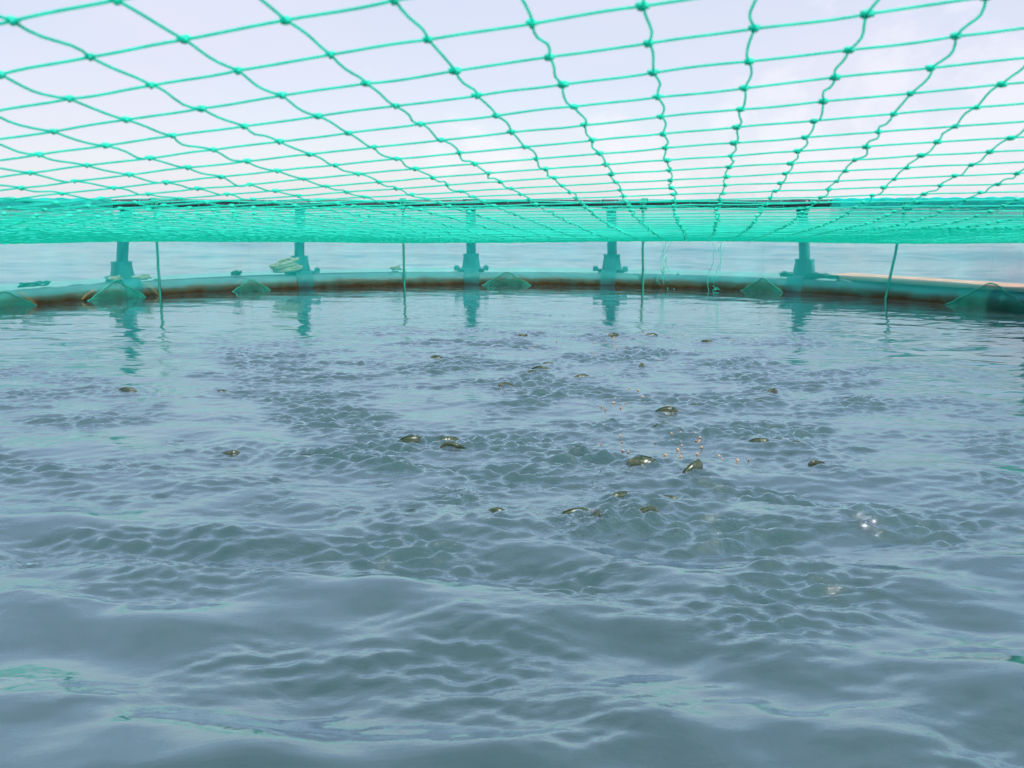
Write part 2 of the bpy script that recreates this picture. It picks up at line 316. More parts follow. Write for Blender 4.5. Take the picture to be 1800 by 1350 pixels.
def sea(X, Y):
    """surface shift (dx, dy, z) and chop amount at X, Y"""
    r = np.hypot(X - CX, Y - CY); ins = 1 - smooth01(r, RW - .1, RW + .3); dist = np.hypot(X, Y)
    pt = samp(F4, X, Y)[0]; pt = np.clip(.5 + .30 * pt / (F4[2][..., 0].std()), .05, 1.4)
    pt2 = samp(F4, X * 3.4 + 5, Y * 6.0 + 3)[0]; pt2 = np.clip(.62 + .75 * pt2 / (F4[2][..., 0].std()), .06, 2.0)
    bx, by = (X - .55) / 2.4, (Y - 5.2) / 3.0
    core = np.exp(-(bx ** 2 + by ** 2) ** 1.2)                        # where the shoal feeds
    lx, ly = (X + 1.5) / 2.8, (Y - 4.7) / 2.4
    core2 = .75 * np.exp(-(lx ** 2 + ly ** 2) ** 1.5)
    chop = np.clip(core + core2, 0, 1) * (.45 + .5 * pt) * (.25 + .75 * np.clip(pt2, 0, 1.3)) * ins
    d2 = np.full(X.shape, 9.)
    for a in SPL: d2 = np.minimum(d2, (X - a[0]) ** 2 + (Y - a[1]) ** 2)
    e2 = np.full(X.shape, 9.)
    for a in SPL2: e2 = np.minimum(e2, (X - a[0]) ** 2 + ((Y - a[1]) * .7) ** 2)
    spl = np.maximum(np.exp(-d2 / .075 ** 2), .6 * np.exp(-e2 / .055 ** 2)) * ins
    near = 1 - smooth01(dist, 2.0, 5.5); calm = smooth01(Y, 7.0, 9.5) * ins
    a1 = ins * (.20 * near + .045 * (1 - near)) * (1 - .75 * calm) + (1 - ins) * .07
    a2 = ins * (.012 + .050 * pt + .24 * chop * (.3 + .7 * pt2)) * (1 - .7 * calm) + (1 - ins) * .07
    a3 = ins * (.008 + .020 * pt + .46 * chop * pt2 + .02 * calm) + (1 - ins) * .03 + .42 * spl
    a2 = (a2 + .04 * spl) * (1 - .15 * near)
    df = np.full(X.shape, 9.)
    for a in FISH_W: df = np.minimum(df, (X - a[0]) ** 2 + ((Y - a[1]) * .8) ** 2)
    a3 = a3 * (1 - .85 * near * (1 - np.clip(chop * 2, 0, 1)))
    a3 = a3 + .24 * np.exp(-df / .13 ** 2) * ins
    a3 = a3 * (1 - smooth01(dist, 12, 22)); a2 = a2 * (1 - smooth01(dist, 60, 120)); a1 = a1 * (1 - smooth01(dist, 150, 400))
    o = np.zeros((3,) + X.shape)
    for f, a, rot, q in ((F1, a1, .15, .15), (F2, a2, -.08, .06), (F3, a3, .1, .1)):
        h, dx, dy = samp(f, X, Y, rot); o[2] += a * h; o[0] += q * a * dx; o[1] += q * a * dy
    h, dx, dy = samp(F5, X, Y); o5 = (1 - ins) * .05 * (1 - smooth01(dist, 900, 2500)); o[2] += o5 * h
    # rings and mounds pushed up by the fish
    for (fx, fy), fl in zip(FISH_W, FISH_L):
        m = (np.abs(X - fx) < .5) & (np.abs(Y - fy) < .5)
        if not m.any(): continue
        d = np.hypot(X[m] - fx, (Y[m] - fy)); 
        o[2][m] += (.011 * np.exp(-(d / .14) ** 2) + .0032 * np.sin(d * 2 * np.pi / .085 + fx * 9) * np.exp(-((d - .14) / .12) ** 2)) 
    return o[0], o[1], o[2], np.clip(chop * .75, 0, 1) + np.clip(spl * 1.3 + .5 * np.exp(-df / .09 ** 2) * ins, 0, 1)
ang = np.concatenate([np.radians(np.linspace(-37, 37, 1150)), np.radians(np.linspace(37, 323, 230))[1:-1]])
rad = np.concatenate([np.linspace(.15, 1.4, 40)[:-1], np.geomspace(1.4, 14, 900)[:-1], np.geomspace(14, 60, 260)[:-1], np.geomspace(60, 9000, 120)])
A_, Rr = np.meshgrid(ang, rad, indexing='ij'); X = Rr * np.sin(A_); Y = Rr * np.cos(A_)
dx, dy, dz, chop = sea(X, Y)
na, nr = X.shape; I = np.arange(na * nr).reshape(na, nr); a = I; b = np.roll(I, -1, 0)
Fq = np.stack([a[:, :-1], b[:, :-1], b[:, 1:], a[:, 1:]], -1).reshape(-1, 4)[:, ::-1]
Vw = np.stack([X + dx, Y + dy, dz], -1).reshape(-1, 3)
tri = np.stack([np.full(na, na * nr), np.roll(np.arange(na) * nr, -1), np.arange(na) * nr], -1)[:, ::-1]
Vw = np.concatenate([Vw, [[0, 0, 0]]])
water = mesh_obj('sea', Vw, [Fq, tri], M_WATER); tag(water, kind='structure')
at = water.data.attributes.new('chop', 'FLOAT', 'POINT'); at.data.foreach_set('value', np.append(chop.ravel(), 0).astype(np.float32))
del A_, Rr, X, Y, dx, dy, dz, chop, Vw, Fq
def wz(x, y): return float(sea(np.array([x], float), np.array([y], float))[2][0])

# ------------------------------------------------------------------ floating collar
def cyl(azd, r, z):                        # azimuth in degrees clockwise from +Y round the cage's middle
    a = np.radians(azd); return np.stack([CX + r * np.sin(a), CY + r * np.cos(a), np.broadcast_to(z, np.shape(a)) + 0 * a], -1)
def ring(r, z, rad_, n=260, sides=20, a0=0, a1=360, wob=0):
    azs = np.linspace(a0, a1, n); P = cyl(azs, r, z)
    if wob: P[:, 2] += wob * np.sin(np.radians(azs) * 9 + 1) + wob * .6 * np.sin(np.radians(azs) * 17)
    return tubes(P, rad_, sides, cap=(a1 - a0 < 359.9))
R_IN, R_OUT, R_POST = RW + .165, RW + .70, RW + .43
RAIL_Z, R_RAIL = 1.075, RW + .10
frame = empty('floating_collar', (CX, CY, 0))
tag(frame, 'round floating collar of two pipes with dark posts and a black handrail', 'fish cage collar')
v, f = ring(R_IN, .030, .136); inner = mesh_obj('inner_pipe', v, f, M_FLOAT, frame); tag(inner, 'pale inner pipe browned by growth at the waterline')
v, f = ring(R_OUT, .045, .142); mesh_obj('outer_pipe', v, f, M_FLOAT, frame)
# shaggy growth along the waterline of the inner pipe
azs = np.linspace(0, 360, 2400); k = 7; g = []
for q in range(k):
    th = R_(218 - q * 9.5); rr = .142 + .004 + .008 * rng.random(len(azs)) + .003 * np.sin(azs * 3.1 + q)
    if q in (0, k - 1): rr = rr * 0 + .138
    P = cyl(azs, 0, 0); a_ = np.radians(azs); rad_ = R_IN + rr * math.cos(th); z_ = .045 + rr * math.sin(th) * (1 + .0 * a_) + .006 * np.sin(azs * 1.7) * (q / k)
    g.append(np.stack([CX + rad_ * np.sin(a_), CY + rad_ * np.cos(a_), z_ - .012], -1))
G = np.stack(g, 0); I = np.arange(G.shape[0] * G.shape[1]).reshape(G.shape[:2])
mesh_obj('algae_growth', G.reshape(-1, 3), np.stack([I[:-1, :-1], I[:-1, 1:], I[1:, 1:], I[1:, :-1]], -1).reshape(-1, 4), M_ALGAE, inner)
def projx(p):
    zc = p[1] * math.cos(PITCH) - (p[2] - CAM_H) * math.sin(PITCH); return 900 + F_PX * p[0] / zc
def azfor(px, r, z): return float(min(np.linspace(-75, 75, 3001), key=lambda a: abs(projx(cyl(a, r, z)) - px)))
AZ = [azfor(px, R_POST, .3) for px in (213, 526, 828, 1076, 1415)]; AZ = AZ + [60, 79, 97, 117, 137, 157, 177, 197, 217, 237, 257, 277, 297]
def place(V, az, r, z, flip=False):        # local (x tangential, y outward, z up) -> world
    a_ = R_(az); V = np.asarray(V, float); t = np.array([math.cos(a_), -math.sin(a_), 0]); o = np.array([math.sin(a_), math.cos(a_), 0])
    return np.array([CX, CY, z]) + o * r + V[:, :1] * t + V[:, 1:2] * o + V[:, 2:] * np.array([0, 0, 1])
for az in AZ:
    mb = MB(); v, f = tubes([[(0, 0, .16), (0, 0, .5), (0, -.10, .8), (0, -.30, 1.0)], ][0:0] or np.array([[(0, 0, .2), (0, -.02, .55), (0, -.08, .85), (0, -.28, 1.02)]]), .066, 16)
    lean = rng.normal(0, .012)
    v, f = tubes(np.array([[(0, .0, .16), (lean * .3, -.06, .45), (lean * .7, -.18, .80), (lean, -.325, 1.07)]]), .066, 18, ref=(0, 1, 0), cap=True)
    st = mesh_obj('post', place(v, az, R_POST, 0), f, M_POST, frame)
    # socket: a tapered square shoe with a collar rim
    mb = MB()
    for z0, z1, w0, w1 in ((.155, .20, .18, .165), (.20, .37, .128, .102), (.37, .40, .110, .108)):
        V_ = []
        for z_, w_ in ((z0, w0), (z1, w1)):
            for kx, ky in ((1, .55), (.55, 1), (-.55, 1), (-1, .55), (-1, -.55), (-.55, -1), (.55, -1), (1, -.55)): V_.append((kx * w_, ky * w_ * .9 - .03, z_))
        I = np.arange(16).reshape(2, 8)
        mb.add(place(V_, az, R_POST, 0), [np.stack([I[0], np.roll(I[0], -1), np.roll(I[1], -1), I[1]], -1), I[1:], I[:1, ::-1]])
    so_ = mb.build('socket', M_POST, st, smooth=False, loc=(CX, CY, 0))
    # saddle that holds both pipes: bands over the pipes and a beam between
    mb = MB()
    for rr in (R_IN, R_OUT):
        th = np.radians(np.linspace(-20, 200, 16))
        for r0, r1 in ((.146, .163),):
            V_ = [(sx_, (rr - R_POST) + q * math.cos(t_), .045 + q * math.sin(t_)) for sx_ in (-.10, .10) for q in (r0, r1) for t_ in th]
            I = np.arange(64).reshape(4, 16); qs = []
            for p0, p1 in ((0, 1), (1, 3), (3, 2), (2, 0)): qs.append(np.stack([I[p0, :-1], I[p0, 1:], I[p1, 1:], I[p1, :-1]], -1))
            mb.add(place(V_, az, R_POST, 0), [np.concatenate(qs)])
    v, f = box((0, 0, .135), (.20, .40, .10)); mb.add(place(v, az, R_POST, 0), f)
    mb.build('bracket', M_POST, frame, smooth=False)
    for sx_ in (-1, 1):                     # lugs standing out at both sides
        mb = MB(); v, f = box((sx_ * .16, -.18, .195), (.14, .07, .028)); mb.add(place(v, az, R_POST, 0), f)
        v, f = lathe([(.0, .19), (.034, .19), (.036, .235), (.02, .25), (0, .252)], 10, (sx_ * .20, -.18, 0)); mb.add(place(v, az, R_POST, 0), f)
        mb.build('lug', M_POST, so_, loc=(CX, CY, 0))
v, f = ring(R_RAIL, RAIL_Z, .050, wob=.004); rail = mesh_obj('handrail', v, f, M_HDPE, frame)
for az in AZ:                               # sleeves where the posts meet the handrail
    v, f = ring(R_RAIL, RAIL_Z, .059, 6, 18, az - .95, az + .95); mesh_obj('sleeve', v, f, M_HDPE, rail, loc=(CX, CY, 0))
for o in list(C.objects):                   # sub-parts share the collar's origin
    pass

# ------------------------------------------------------------------ fine wall net
def lattice(a0, a1, zf0, zf1, r_in, cell, thick, jit=0.0, nseg=9):
    """diagonal twine lattice on a cylinder between azimuths a0..a1 and heights; zf0/zf1 = scalar heights; r_in(z, az)->radius"""
    H = zf1 - zf0; per = cell * math.sqrt(2) / RW * 180 / math.pi; span = H / RW * 180 / math.pi
    mb = MB()
    for s in (1, -1):
        st = np.linspace(0, 360, int(round(360 / per)), endpoint=False)
        t = np.linspace(0, 1, nseg)[None]; az = st[:, None] + s * t * span; z = zf0 + t * H + 0 * az
        rr = r_in(z, az) + s * thick * .35
        P = np.stack([CX + rr * np.sin(np.radians(az)), CY + rr * np.cos(np.radians(az)), z], -1)
        if a1 - a0 < 359: 
            azc = np.clip(az, a0, a1); P = np.stack([CX + rr * np.sin(np.radians(azc)), CY + rr * np.cos(np.radians(azc)), z], -1)
        v, f = tubes(P, thick / 2, 3, ref=(1, .3, 0)); mb.add(v, f)
    return mb
def wall_r(z, az):
    t = np.clip(z / RAIL_Z, 0, 1)
    return RW + .085 * t ** 3 + .010 * np.sin(np.radians(az) * 23) * np.sin(np.pi * t) + .006 * np.sin(np.radians(az) * 61 + 1) * np.sin(np.pi * t)
wall = empty('wall_net', (CX, CY, 0)); tag(wall, 'fine green see-through net hanging from the handrail down into the water', 'net')
lattice(0, 360, -.12, RAIL_Z, wall_r, .0165, .0046).build('netting', M_FINE, wall)
# second layer folded back over the handrail at both sides
def fold_r(off):
    return lambda z, az: RW + .035 + off + .02 * np.sin(np.radians(az) * 31) + .01 * np.sin(z * 9 + az * .7)
lab = 'thick fold of green net wrapped over the handrail'
def wrap(a0, a1, drop, seed, name='folded_edge'):
    """a net blanket lying over the rail, hanging down on the inner side"""
    r = np.random.default_rng(seed); n = int((a1 - a0) * 14); azs = np.linspace(a0, a1, n); prof = []
    for th in np.linspace(200, 20, 10): prof.append((R_RAIL + .066 * math.cos(R_(180 - (200 - th) + 0)) if 0 else R_RAIL - .068 * math.cos(R_(200 - th)), RAIL_Z + .068 * math.sin(R_(200 - th))))
    prof = prof[::-1]
    inner_ = [(RW + .02, RAIL_Z - d) for d in np.linspace(.03, drop, 6)]
    prof = prof[:] + inner_ if prof[-1][0] < prof[0][0] else prof[::-1] + inner_
    P = np.array(prof); m = len(P); w_ = np.cumsum(r.normal(size=(n,))); w_ = (w_ - np.linspace(w_[0], w_[-1], n)); w_ /= np.abs(w_).max() + 1e-6
    a_ = np.radians(azs)[:, None]; t = np.linspace(0, 1, m)[None]
    rr = P[None, :, 0] + .010 * np.sin(azs[:, None] * 2.1 + t * 5) ; zz = P[None, :, 1] + .010 * w_[:, None] + .006 * np.sin(azs[:, None] * 3.7 + t * 9) * (1 + 0 * t)
    return np.stack([CX + rr * np.sin(a_), CY + rr * np.cos(a_), zz], -1)
def sheet_lattice(G, name, mat_, parent, sub, thick):
    """weave a diagonal net over a grid of points G (n,m,3)"""
    n, m, _ = G.shape; mb = MB()
    def S(u, v):
        u = np.clip(u, 0, n - 1.001); v = np.clip(v, 0, m - 1.001); i = u.astype(int); j = v.astype(int); fu = (u - i)[..., None]; fv = (v - j)[..., None]
        return (G[i, j] * (1 - fu) + G[i + 1, j] * fu) * (1 - fv) + (G[i, j + 1] * (1 - fu) + G[i + 1, j + 1] * fu) * fv
    lenu = np.linalg.norm(np.diff(G[:, m // 2], axis=0), axis=1).sum(); lenv = np.linalg.norm(np.diff(G[n // 2], axis=0), axis=1).sum()
    ku = (n - 1) / lenu; kv = (m - 1) / lenv
    for s in (1, -1):
        st = np.arange(-lenv, lenu + lenv, sub * 1.414); tt = np.linspace(0, lenv, max(4, m + 2))
        U = st[:, None] + s * tt[None]; ok = (U.max(1) > 0) & (U.min(1) < lenu); U = U[ok]
        P = S(np.clip(U, 0, lenu) * ku, np.broadcast_to(tt * kv, U.shape)); v, f = tubes(P, thick / 2, 3, ref=(.2, .3, 1)); mb.add(v, f)
    return mb.build(name, mat_, parent)
for a0, a1, d_, sd_ in ((-84, -43.2, .20, 1), (38.5, 84, .26, 2)):
    for q in range(2): tag(sheet_lattice(wrap(a0 + q, a1 - q, d_ - .05 * q, sd_ + q), 'folded_edge', M_FINE, wall, .011, .0034), lab)
# the bag net pulled up in peaks above the collar
def peak(px, halfw, h, lean=0.0):
    g_ = ground(px, 498 + abs(px - 850) ** 2 * 5.6e-5); az = math.degrees(math.atan2(g_[0] - CX, g_[1] - CY)); wd = halfw / RW * 180 / math.pi
    n, m = 28, 9; G = np.zeros((n, m, 3))
    for i in range(n):
        s_ = -1 + 2 * i / (n - 1); top = h * (1 - abs(s_ - lean) / (1 + (lean if s_ < lean else -lean))) ** 1.0
        top = max(top, .0) + .006 * math.sin(i * 1.7) - .02
        for j in range(m):
            q = j / (m - 1); z_ = -.10 + (top + .10) * q
            rr = RW - .012 - .03 * (1 - q); a_ = R_(az + s_ * wd)
            G[i, j] = (CX + rr * math.sin(a_), CY + rr * math.cos(a_), z_)
    o = sheet_lattice(G, 'net_peak', M_FINE_OLD, wall, .018, .0034)
    v, f = tubes(G[:, -1], .007, 6); mesh_obj('edge_cord', v, f, M_ROPE, o, loc=(CX, CY, 0))
    return G[int((lean + 1) / 2 * (n - 1)), -1], az
for px, hw, h in ((-5, .35, .20), (192, .36, .235), (432, .27, .17), (892, .36, .205), (1345, .30, .20), (1740, .50, .30)):
    p_, az_ = peak(px, hw, h)
    if px in (1740, 432, 1345):
        v, f = tubes(np.array([[p_, p_ + (0, 0, .4), cyl(az_, RW + .07, RAIL_Z)[...]]]), .0016, 4, ref=(1, 0, 0)); mesh_obj('hang_thread', v, f, M_THREAD, wall)

# ------------------------------------------------------------------ coarse top net
H0 = .32
GY = np.array([0, 1.2, 1.8, 2.5, 3.5, 4.5, 5.5, 6.5, 8, 20]); GZ = np.array([.10, .03, .0, -.060, -.132, -.186, -.232, -.268, -.285, -.285])
GZs = np.convolve(np.interp(np.linspace(-1, 20, 2101), GY, GZ), np.ones(61) / 61, 'same')
def topz(X, Y):
    x = np.clip(X / H0, -6, 6); y = np.clip(Y / H0, -1, 12)
    Fz = H0 * (1 - .2388 * y + .0117 * y * y + .0933 * x - .0076 * x * x - .0132 * x * y)
    G_ = np.interp(Y, np.linspace(-1, 20, 2101)[40:-40], GZs[40:-40])
    w_ = smooth01(Y, 1.4, 3.0); r = np.hypot(X - CX, Y - CY) / R_RAIL
    wob = .006 * np.sin(X * 2.3 + Y * .9 + 1) + .004 * np.sin(X * 1.1 - Y * 2.1) + .002 * np.sin(X * 5.1 + Y * 1.3)
    z = Fz * (1 - w_) + (G_ + wob) * w_
    z = z * (1 - np.clip(r, 0, 1) ** 7 * smooth01(Y, 2, 4)) * (1 - smooth01(r, .955, 1.0))
    return CAM_H + z - (CAM_H - RAIL_Z + .03) * smooth01(r, .8, 1)
ii, jj = np.meshgrid(np.arange(-100, 101), np.arange(-60, 175), indexing='ij')
aa, bb, th_, sk_ = .2933 * H0, .2813 * H0, .2515, -.0503
U = ii + rng.normal(0, .016, ii.shape) + .05 * np.sin(jj * .31 + ii * .11); V_ = jj + rng.normal(0, .016, jj.shape) + .05 * np.sin(ii * .27)
keep0 = (jj < 12) & (np.abs(ii) < 8); U = np.where(keep0, ii + .2 * (U - ii), U); V_ = np.where(keep0, jj + .2 * (V_ - jj), V_)
NX = .3389 * H0 + U * aa * math.cos(th_) + V_ * bb * math.sin(th_ + sk_)
NY = 2.4953 * H0 - U * aa * math.sin(th_) + V_ * bb * math.cos(th_ + sk_)
NZ = topz(NX, NY); NP = np.stack([NX, NY, NZ], -1); inside = np.hypot(NX - CX, NY - CY) < R_RAIL - .02
NP[..., 2] += rng.normal(0, .0004, NX.shape)
dcam = np.linalg.norm(NP - np.array([0, 0, CAM_H]), axis=-1)
mb = MB()
for ax in (0, 1):
    A0 = NP[:-1] if ax == 0 else NP[:, :-1]; A1 = NP[1:] if ax == 0 else NP[:, 1:]
    i0 = inside[:-1] if ax == 0 else inside[:, :-1]; i1 = inside[1:] if ax == 0 else inside[:, 1:]; dd = dcam[:-1] if ax == 0 else dcam[:, :-1]
    # strands running out to the edge are cut at the handrail
    one = i0 ^ i1; P0 = A0[one]; P1 = A1[one]; s_in = i0[one]; Pi = np.where(s_in[:, None], P0, P1); Po = np.where(s_in[:, None], P1, P0)
    dvec = Po[:, :2] - np.array([CX, CY]); dvec = dvec / np.linalg.norm(dvec, axis=1, keepdims=True) * (R_RAIL); Pe = np.concatenate([np.array([CX, CY]) + dvec, np.full((len(Pi), 1), RAIL_Z - .04)], 1)
    v, f = tubes(np.stack([Pi, Pe], 1), .0017, 3); mb.add(v, f)
    for lo, hi, m, sd_ in ((0, 3.0, 7, 7), (3.0, 7.0, 4, 4), (7.0, 99, 2, 3)):
        ok = i0 & i1 & (dd >= lo) & (dd < hi); P0 = A0[ok]; P1 = A1[ok]; t = np.linspace(0, 1, m)[None, :, None]
        P = P0[:, None] * (1 - t) + P1[:, None] * t
        if m > 2 and 1:
            q_ = (.0010, .0006) if ax == 0 else (.0012, .0013); bow = rng.normal(0, q_[0], (len(P0), 1, 3)); s2 = rng.normal(0, q_[1], (len(P0), 1, 3))
            if ax == 1: bow[..., 0] += .004 * np.sign(rng.normal(size=(len(P0), 1)) + .3); bow[..., 2] -= .002
            if ax == 0: bow[..., 2] *= .4; s2[..., 2] *= .3
            P = P + bow * np.sin(np.pi * t) + s2 * np.sin(2 * np.pi * t)
        v, f = tubes(P, (.0014 if lo < 3 else .0023), sd_); mb.add(v, f)
# knots: two crossed little lumps of twine at every meeting point
def ico(sub):
    import bmesh
    b_ = bmesh.new(); bmesh.ops.create_icosphere(b_, subdivisions=sub, radius=1); b_.verts.ensure_lookup_table()
    V = np.array([v.co[:] for v in b_.verts]); F = np.array([[v.index for v in f.verts] for f in b_.faces]); b_.free(); return V, F
for lo, hi, sub in ((0, 3.0, 2), (3.0, 99, 1)):
    ok = inside & (dcam >= lo) & (dcam < hi); P = NP[ok]; Vi, Fi = ico(sub); n = len(P)
    if lo == 0:
        for q in range(2):
            an = rng.uniform(-.5, .5, n) + (th_ * -1 + (.45 if q else -.75)); c_, s_ = np.cos(an), np.sin(an); sc_ = rng.uniform(.85, 1.2, (n, 1))
            B = Vi[None] * np.array([.0060, .0023, .0024]) * sc_[:, None] * (1 + .10 * np.sin(Vi[None, :, :1] * 9 + q + rng.uniform(0, 6, (n, 1, 1))))
            W = np.stack([B[..., 0] * c_[:, None] - B[..., 1] * s_[:, None], B[..., 0] * s_[:, None] + B[..., 1] * c_[:, None], B[..., 2] + (.0012 if q else -.0012)], -1) + P[:, None]
            mb.add(W.reshape(-1, 3), [(Fi[None] + np.arange(n)[:, None, None] * len(Vi)).reshape(-1, 3)])
    else:
        if sub == 1: Vi = Vi[:12]; Fi = ico(1)[1]
        W = Vi[None] * np.array([.0046, .0034, .0030]) + P[:, None]
        mb.add(W.reshape(-1, 3), [(Fi[None] + np.arange(n)[:, None, None] * len(Vi)).reshape(-1, 3)])
top = empty('top_net', (CX, CY, 1.07)); tag(top, 'wide-meshed knotted green net stretched overhead and sagging across the cage', 'net')
mb.build('knotted_mesh', M_TWINE, top)
# twisted cord along the handrail that the net is laced to
mb = MB()
for q, (dz_, dr_, rr_) in enumerate(((.030, -.052, .010), (-.050, -.045, .009), (.055, -.015, .006))):
    azs = np.linspace(0, 360, 900); a_ = np.radians(azs); zz = RAIL_Z + dz_ + .012 * np.sin(a_ * 19 + q) - .010 * np.abs(np.sin(a_ * 11 + q * 2)); rr = R_RAIL + dr_ + .004 * np.sin(a_ * 37)
    v, f = tubes(np.stack([CX + rr * np.sin(a_), CY + rr * np.cos(a_), zz], -1), rr_, 6); mb.add(v, f)
for az in np.arange(-180, 180, 2.6):         # lacing turns and stray ends
    az = az + rng.uniform(-.6, .6); th = np.linspace(0, 2 * np.pi, 12)
    P = place(np.stack([np.linspace(-.02, .02, 12) + rng.normal(0, .004, 12), -.058 * np.cos(th), .058 * np.sin(th)], -1), az, R_RAIL, RAIL_Z); v, f = tubes(P, .0035, 5); mb.add(v, f)
    if rng.random() < .4:
        P = place(np.cumsum(np.concatenate([[(0, -.06, .03)], rng.normal(0, .012, (5, 3)) + (0, 0, .004)]), 0), az, R_RAIL, RAIL_Z); v, f = tubes(P, .002, 4); mb.add(v, f)
mb.build('edge_cord', M_TWINE, top)

# ------------------------------------------------------------------ hanging ropes
def rope_mesh(P, r, strands=3, pitch=.05):
    """laid rope: strands twisted round a path P"""
    P = np.asarray(P, float); seg = np.linalg.norm(np.diff(P, axis=0), axis=1); s = np.concatenate([[0], np.cumsum(seg)]); n = max(12, int(s[-1] / pitch * 8))
    t = np.linspace(0, s[-1], n); Q = np.stack([np.interp(t, s, P[:, k]) for k in range(3)], -1)
    T = np.gradient(Q, axis=0); T /= np.linalg.norm(T, axis=1, keepdims=True) + 1e-9
    A = np.cross(T, (.31, .95, .1)); A /= np.linalg.norm(A, axis=1, keepdims=True) + 1e-9; B = np.cross(T, A); mb = MB()
    for k in range(strands):
        ph = 2 * np.pi * (t / pitch + k / strands); W = Q + r * .5 * (A * np.cos(ph)[:, None] + B * np.sin(ph)[:, None])
        v, f = tubes(W, r * .56, 6, cap=True); mb.add(v, f)
    return mb
def azpx(px, z=.0):
    best = min(np.linspace(-75, 75, 3001), key=lambda a: abs(projx(cyl(a, RW + .02, z)) - px)); return best
def projx(p):
    zc = p[1] * math.cos(PITCH) - (p[2] - CAM_H) * math.sin(PITCH); return 900 + F_PX * p[0] / zc
for pt, pb, desc in ((275, 279, 'green rope hanging beside the leftmost post'), (709, 710, 'green rope hanging between the second and third posts from the left'),
                     (1130, 1131, 'green rope hanging just right of the fourth post from the left'), (1588, 1556, 'slanting green rope hanging down in front of the wooden planks')):
    a0_, a1_ = azpx(pt, .9), azpx(pb, .05); P = []
    for q in np.linspace(0, 1, 14):
        az = a0_ + (a1_ - a0_) * q; P.append(cyl(az, RW - .005 + .05 * (1 - q), 1.04 - 1.14 * q) + np.array([rng.normal(0, .002), 0, 0]))
    rp = empty('hanging_rope', tuple(P[-1]))
    tag(rp, desc, 'rope', 'green ropes hanging down the wall net')
    o = rope_mesh(P, .0165).build('rope_length', M_ROPE, rp)
    mb = MB()
    for q in range(5):                      # lashing round the handrail
        th = np.linspace(0, 2 * np.pi, 16); v, f = tubes(place(np.stack([np.full(16, -.035 + q * .017) + .006 * np.sin(th * 1), -.066 * np.cos(th), .068 * np.sin(th)], -1), a0_, R_RAIL, RAIL_Z), .009, 6); mb.add(v, f)
    v, f = tubes(place([(0, -.07, .02), (.01, -.085, -.05), (-.012, -.075, -.11)], a0_, R_RAIL, RAIL_Z), .010, 6); mb.add(v, f)
    mb.build('lashing', M_ROPE, rp)
az = azfor(1862, RW - .1, .6); mb = MB(); r_ = np.random.default_rng(11)
for q in range(26):                         # unseen gathered green net, added past the right edge for its reflection
    n = 18; t = np.linspace(0, 1, n); x0, y0 = r_.normal(0, .07, 2); P = np.stack([x0 * (1.2 - .9 * np.sin(np.pi * t) ** .5 * .4) + .03 * np.sin(t * 7 + q), y0 + .02 * np.sin(t * 9 + q * 2), 1.35 - 1.45 * t], -1)
    v, f = tubes(place(P, az, RW - .12, 0), .018 + .012 * np.sin(t * 13 + q)[None], 6, ref=(1, 0, 0), cap=True); mb.add(v, f)
o = mb.build('unseen_net_bundle', M_FINE_OLD, loc=tuple(cyl(az, RW - .12, 0))); tag(o, 'unseen gathered dark green net, added past the right edge for its reflection in the water', 'unseen net bundle')
# tangled loose strings hanging from the net
for px, zb, seed, desc in ((1176, .06, 3, 'thin tangled green strings hanging left of a longer tangle, close to the fourth post'), (1262, -.0, 5, 'thin tangled green strings hanging clear of the posts and reaching down to the water')):
    r = np.random.default_rng(seed); az = azpx(px, .4); mb = MB()
    for q in range(3):
        n = 26; zt = .86 - .05 * q; z_ = np.linspace(zt, zb + .10 * q, n); xo = np.cumsum(r.normal(0, .020, n)); xo -= np.linspace(0, xo[-1], n) * .9; xo = np.convolve(xo, np.ones(3) / 3, 'same') + (.02 * (q - 1))
        yo = np.cumsum(r.normal(0, .006, n)); P = place(np.stack([xo, -.16 + yo - .0 * z_, z_], -1), az, RW, 0); v, f = tubes(P, .0032, 5); mb.add(v, f)
    for q in range(7):
        b_ = np.array([r.normal(0, .05), -.16, zb + r.uniform(0, .26)]); n = 7
        P = place(b_ + np.cumsum(r.normal(0, .022, (n, 3)) * (1, .2, 1), 0), az, RW, 0); v, f = tubes(P, .0042, 5); mb.add(v, f)
    P = place([(0, -.16, .86), (0, -.14, .95), (0, 0, 1.05)], az, RW, 0); v, f = tubes(P, .003, 5); mb.add(v, f)
    o = mb.build('loose_string', M_TWINE, loc=tuple(cyl(az, RW - .16, zb))); tag(o, desc, 'string', 'loose strings hanging inside the cage')

# ------------------------------------------------------------------ ropes left on the collar
def heap(px, py, w_, h_, seed, desc, m, r0=.02, loops=5, group='cream ropes lying on the collar'):
    r = np.random.default_rng(seed); c = ground(px, py, .19); az = math.degrees(math.atan2(c[0] - CX, c[1] - CY)); P = []
    n = loops * 14
    for k in range(n):
        t = k / n; th = t * loops * 2 * np.pi; rr = .5 * (1 - .25 * t) * (1 + .18 * math.sin(k * 1.3) + r.normal(0, .04))
        P.append((w_ * rr * math.cos(th) + w_ * .12 * math.sin(t * 7), .45 * w_ * rr * math.sin(th) * 1.0, r0 + h_ * (t * .8 + .22 * (1 + math.sin(th * 1.0 + 1)) * (.4 + t)) ))
    P = place(np.array(P), az, RW + .19, .185); o = rope_mesh(P, r0, 3, r0 * 4.5).build('rope_heap', m, loc=tuple(P.mean(0) * (1, 1, 0) + (0, 0, .19)))
    tag(o, desc, 'rope', group)
heap(497, 478, .34, .14, 2, 'large untidy heap of cream rope left of the second post', M_CREAM, .021, 5)
heap(697, 477, .13, .05, 3, 'small twist of cream rope beside the rope between the second and third posts', M_CREAM, .013, 2)
heap(255, 492, .20, .035, 4, 'flat cream rope end right of the leftmost post', M_CREAM, .014, 2)
